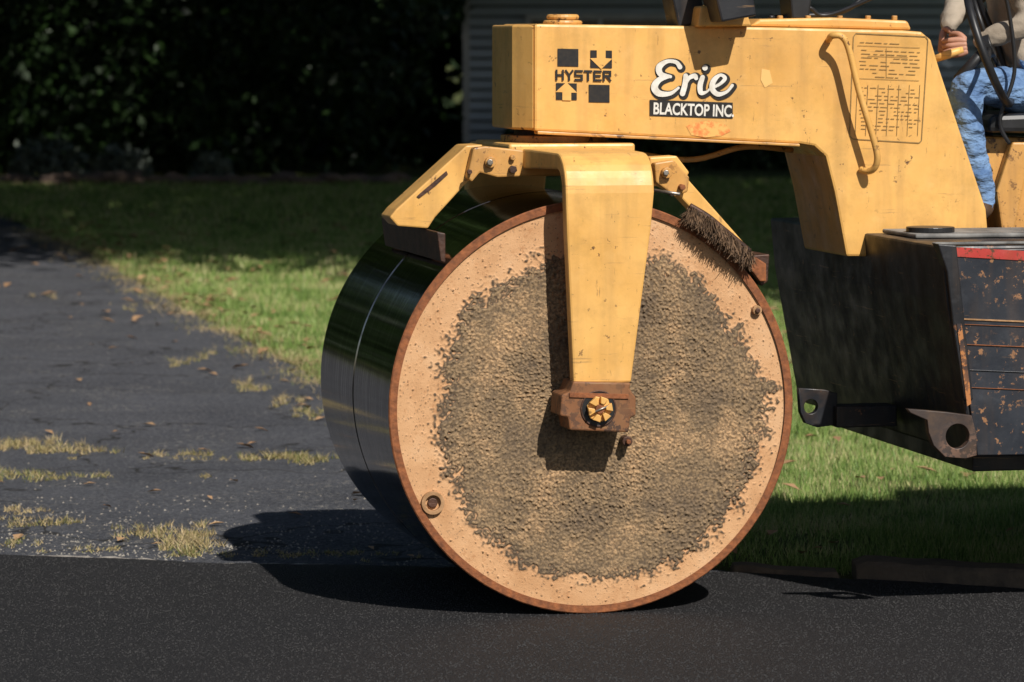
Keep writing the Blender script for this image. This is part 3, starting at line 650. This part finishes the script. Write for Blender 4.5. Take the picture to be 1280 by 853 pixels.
# fallen leaves
v=[];f=[]
def leaf(x,y,z,s_):
    a=random.uniform(0,6.28); c_,d_=math.cos(a),math.sin(a); i=len(v); tl=random.uniform(-.4,.4)
    for u,w_,h_ in ((-1,0,0),(0,-.55,.35),(1,0,.1),(0,.55,.35)):
        v.append((x+(u*c_-w_*d_)*s_,y+(u*d_+w_*c_)*s_,z+(h_+u*tl)*s_*0.7+0.006))
    f.append((i,i+1,i+2,i+3))
for i in range(900):
    y=random.uniform(15.3,44); x=random.uniform(-0.13*y-.3,0.15*y)
    if i%3==0: x=float(driveX(y))+random.gauss(0.1,0.35)
    if y<roadY(x)+.1: continue
    onl=x>driveX(y)
    if not onl and random.random()<0.6: continue
    leaf(x,y,0.038 if onl else -0.008,random.uniform(.02,.055)*(0.7+y/55))
for px,py in ((62,368),(132,391),(172,399),(170,402),(300,460),(330,440),(292,350),(335,330),(1160,590),(1210,596),(1165,410),(1012,520),(880,372)):
    x,y=G(px,py); leaf(x,y,0.0,0.07)
M['leafd']=simple('dead_leaves',(0.46,0.29,0.15),(0.22,0.11,0.05),3,0.8)
mo('fallen_leaves',v,f,'leafd')
def grit(name,n,fn,mat):
    v=[];f=[]
    for i in range(n):
        q0=fn()
        if q0 is None: continue
        x,y,z,s_=q0; i0=len(v)
        for q in ((-1,-1,0),(1,-1,0),(1,1,0),(-1,1,0),(0,0,1.1)): v.append((x+q[0]*s_,y+q[1]*s_*random.uniform(.6,1.2),z+q[2]*s_))
        f.extend([(i0,i0+1,i0+4),(i0+1,i0+2,i0+4),(i0+2,i0+3,i0+4),(i0+3,i0,i0+4)])
    mo(name,v,f,mat)
def f1():
    x=random.uniform(-3.2,0.3); y=roadY(x)+abs(random.gauss(0,1.2))+0.02
    if noise.noise(Vector((x*2.5,y*2.5,0)))<-0.05+random.gauss(0,.15): return None
    return x,y,-0.012,random.uniform(.0015,.0060)
def f2():
    x=random.uniform(-3,3.2); y=random.uniform(11.8,roadY(x)-.01)
    return x,y,0.0,random.uniform(.0016,.0038)
M['grit']=simple('pale_grit',(0.34,0.31,0.26),(0.10,0.09,0.08),5,0.9)
M['grit2']=simple('road_aggregate',(0.040,0.039,0.039),(0.018,0.018,0.019),9,0.75,0,0,60,0.25)
grit('loose_gravel',3600,f1,'grit'); grit('road_aggregate',42000,f2,'grit2')
# ================================================================== BACKGROUND
def leafmat(name,c1,c2):
    return grassmat(name,[(0.0,c1),(0.9,c2)],0)
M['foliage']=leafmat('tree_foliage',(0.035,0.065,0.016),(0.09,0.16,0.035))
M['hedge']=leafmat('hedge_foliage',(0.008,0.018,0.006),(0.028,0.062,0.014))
M['pale']=leafmat('pale_foliage',(0.08,0.10,0.08),(0.18,0.21,0.17))
M['bark']=simple('bark',(0.10,0.075,0.055),(0.04,0.03,0.022),8,0.95,0,0.8,20)
def leafcloud(name,P,size,mat,parent=None):
    P=np.asarray(P); N=len(P); n1=rng.normal(size=(N,3)); n1/=np.linalg.norm(n1,axis=1)[:,None]; n2=np.cross(n1,rng.normal(size=(N,3))); n2/=np.linalg.norm(n2,axis=1)[:,None]
    s_=size*rng.uniform(.6,1.3,N)[:,None]
    V=np.stack([P-n1*s_,P-n2*s_*.5,P+n1*s_,P+n2*s_*.5],1).reshape(-1,3); F=np.arange(4*N).reshape(N,4)
    me=bpy.data.meshes.new(name); me.from_pydata(V.tolist(),[],F.tolist()); at=me.attributes.new('rnd','FLOAT','POINT'); at.data.foreach_set('value',np.repeat(rng.uniform(0,.8,N),4).astype(np.float32))
    o=bpy.data.objects.new(name,me); col.objects.link(o); me.materials.append(M[mat]); o.parent=parent; return o
def tree(x,y,h,cr,n,name='maple_tree',zmin=4.2,size=0.2,ox=0.0):
    T=empty(name,(x,y,0)); tube('trunk',[(0,0,-.05),(0.05,0,1),(0.1,.1,h*.35),(ox*.4,0.1,h*.6),(ox*.8,0,h*.85)],[.38,.28,.24,.17,.05],'bark',T)
    P=[]; zc=(zmin+h)/2; hz=(h-zmin)/2
    for i in range(12):
        a=i*2.4+random.random(); z0=random.uniform(zmin*.8,h*.75); r=cr*random.uniform(.55,.9); e=Vector((ox+math.cos(a)*r,math.sin(a)*r,min(h*.95,z0+random.uniform(1.0,2.8)))); bx=ox*.4*min(1,z0/(h*.6))
        tube('limb',smoothpath([(bx,0.05,z0),(bx+(e.x-bx)*.4,e.y*.4,z0+(e.z-z0)*.55),e],4),[.10-.008*k for k in range(9)],'bark',T,7)
    nc=90
    for i in range(nc):
        a=random.uniform(0,6.283); q=math.sqrt(random.random()); z=random.uniform(zmin+0.6,h); rad=cr*math.sqrt(max(0.2,1-((z-zc)/(hz*1.05))**2))
        c=np.array([ox+math.cos(a)*rad*q,math.sin(a)*rad*q,z]); k=n//nc; d=rng.normal(size=(k,3))*np.array([.85,.85,.5])
        P.append(c+d)
    P=np.concatenate(P); P=P[P[:,2]>zmin-.4]
    leafcloud('crown',P,size,'foliage',T)
tree(6.0,35,19,7.5,26000,zmin=9); tree(-6.8,40,13,7.5,24000,zmin=5); tree(7.6,45,18,8.2,26000,zmin=7); tree(-8.7,50,15,7.8,22000,zmin=5)
tree(8.8,40,10.5,6.6,16000); tree(9.6,52,11,7.2,16000,zmin=4.5); tree(8.4,27,10.5,4.6,13000,zmin=5); tree(-1.6,70,14,7,9000,zmin=6); tree(5.6,31.5,11,4.8,13000,zmin=6,ox=-2.6)
tree(-15,24,9,4.5,7000,zmin=2.5); tree(-19,33,10,5,8000,zmin=2.5)
P=[]
for i in range(420):
    x=random.uniform(-16,-0.9); y=random.uniform(57.5,62); z=random.uniform(0.2,5.5)
    P.append(np.array([x,y,z])+rng.normal(size=(120,3))*np.array([.35,.3,.35]))
P=np.concatenate(P); P=P[(P[:,0]<-0.95+0.35*np.sin(P[:,2]*3))&(P[:,2]>0)]
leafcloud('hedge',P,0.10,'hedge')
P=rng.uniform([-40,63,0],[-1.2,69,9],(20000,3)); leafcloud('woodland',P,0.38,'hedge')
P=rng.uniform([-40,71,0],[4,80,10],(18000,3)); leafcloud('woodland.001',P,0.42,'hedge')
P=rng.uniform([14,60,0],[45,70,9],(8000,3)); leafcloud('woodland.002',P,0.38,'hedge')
P=rng.uniform([-44,20,0],[-32,58,8],(12000,3)); leafcloud('woodland.003',P,0.40,'foliage')
def shrub(x,y,r,h,n,mat='hedge',name='shrub'):
    d=rng.normal(size=(n,3)); d/=np.linalg.norm(d,axis=1)[:,None]; d*=rng.uniform(.6,1.05,n)[:,None]; d[:,2]=np.abs(d[:,2]); lump=1+.18*np.sin(d[:,0]*7)*np.cos(d[:,1]*6+d[:,2]*5)
    leafcloud(name,np.stack([x+d[:,0]*r*lump,y+d[:,1]*r*.7,d[:,2]*h*lump],1),0.07,mat)
for x,y,r,h in ((0.6,60.6,.8,.9),(2.2,60.3,.9,1.1),(4.0,60.6,1.0,.9),(5.8,60.2,.9,1.2),(7.5,60.5,1,1)): shrub(x,y,r,h,2600)
for x,y,r,h in ((-6.6,55.6,.6,.6),(-5.6,56,.45,.45),(-4.3,55.8,.3,.35)): shrub(x,y,r,h,700,'pale','garden_plant')
v=[];f=[]
for i in range(60):
    x=-8.5+i*0.115+random.uniform(-.1,.1); y=54.4+random.uniform(-.3,.3); z=random.uniform(-.04,.08)
    bm=bmesh.new(); bmesh.ops.create_icosphere(bm,subdivisions=2,radius=1); sx,sy,sz=random.uniform(.12,.30),random.uniform(.12,.2),random.uniform(.05,.11); i0=len(v)
    for q in bm.verts:
        k=1+0.35*noise.noise(q.co*1.7+Vector((i,0,0))); v.append((x+q.co.x*sx*k,y+q.co.y*sy*k,z+q.co.z*sz*k))
    f+=[tuple(i0+q.index for q in fc.verts) for fc in bm.faces]; bm.free()
M['stone']=simple('field_stone',(0.24,0.16,0.11),(0.09,0.065,0.055),3,0.9,0,0.4,12)
mo('stone_border',v,f,'stone')
HS=empty('siding_house',(0,0,0))
M['siding']=simple('grey_blue_siding',(0.54,0.62,0.70),(0.46,0.54,0.62),2,0.6)
M['trim']=simple('trim_paint',(0.70,0.72,0.74),None,3,0.6); M['roof']=simple('roof_shingle',(0.07,0.065,0.06),None,6,0.9)
M['wallback']=simple('siding_gap_shade',(0.10,0.12,0.14),None,3,0.8)  # dark core colour paints in the shade under the siding lips
m,nt,b=newmat('window_glass'); v=coords(nt); nt.links.new(rmp(nt,nz(nt,v,1,2),[(0.3,(0.02,0.03,0.04)),(0.7,(0.05,0.07,0.09))]),b.inputs['Base Color']); b.inputs['Roughness'].default_value=0.08; M['glass']=m
hx0,hx1,hy=-0.72,12.5,62.0
v=[];f=[];z=0.35
while z<3.0:
    i=len(v); h_=0.165; zl=z+0.035; v+=[(hx0,hy-0.07,zl),(hx1,hy-0.07,zl),(hx1,hy-.03,z+h_),(hx0,hy-.03,z+h_),(hx0,hy,zl),(hx1,hy,zl)]; f+=[(i,i+1,i+2,i+3),(i,i+1,i+5,i+4)]; z+=h_
mo('siding_boards',v,f,'siding',HS)
box('wall_core',hx0+0.01,hx1-0.01,hy+0.01,hy+8,0,3.15,'wallback',HS,0)
box('foundation',hx0-0.03,hx1+0.03,hy-0.06,hy-0.002,0,0.34,'concrete',HS,0)
box('corner_board',hx0-0.06,hx0+0.05,hy-0.11,hy-0.075,0.35,2.97,'trim',HS,0)
for x0,x1,z0,z1 in ((0.3,2.5,0.95,2.30),(4.2,5.4,0.95,2.30),(7.5,9.5,0.95,2.30)):
    box('window_pane',x0,x1,hy-0.095,hy-0.075,z0,z1,'glass',HS,0)
    for a in ((x0-.09,x0,z0-.09,z1+.09),(x1,x1+.09,z0-.09,z1+.09),(x0,x1,z1,z1+.09),(x0,x1,z0-.09,z0),((x0+x1)/2-.03,(x0+x1)/2+.03,z0,z1)): box('window_trim',a[0],a[1],hy-0.12,hy-0.097,a[2],a[3],'trim',HS,0)
mo('roof',[(hx0-.5,hy-.6,3.1),(hx1+.5,hy-.6,3.1),(hx1+.5,hy+4,5.6),(hx0-.5,hy+4,5.6),(hx1+.5,hy+8.6,3.1),(hx0-.5,hy+8.6,3.1)],[(0,1,2,3),(3,2,4,5)],'roof',HS)
box('soffit_fascia',hx0-.5,hx1+.5,hy-.62,hy-.12,2.98,3.09,'trim',HS,0)
# ================================================================== LIGHT
w=bpy.data.worlds.new("World"); sc.world=w; w.use_nodes=True; nt=w.node_tree
sk=nt.nodes.new('ShaderNodeTexSky'); sk.sky_type='NISHITA'; sk.sun_disc=False
D=Vector((-0.5,1.0,-1.0)).normalized()
sk.sun_elevation=math.asin(-D.z); sk.sun_rotation=math.atan2(-D.x,-D.y)
nt.links.new(sk.outputs[0],nt.nodes['Background'].inputs[0]); nt.nodes['Background'].inputs[1].default_value=0.05
sl=bpy.data.lights.new('sun','SUN'); sl.energy=4.95; sl.angle=math.radians(0.5); sl.color=(1.0,0.95,0.88)
so=bpy.data.objects.new('sun',sl); col.objects.link(so); so.rotation_euler=D.to_track_quat('-Z','Y').to_euler(); so.location=(10,-20,30)
sc.view_settings.view_transform='Standard'; sc.view_settings.look='None'; sc.view_settings.exposure=0; sc.view_settings.gamma=1
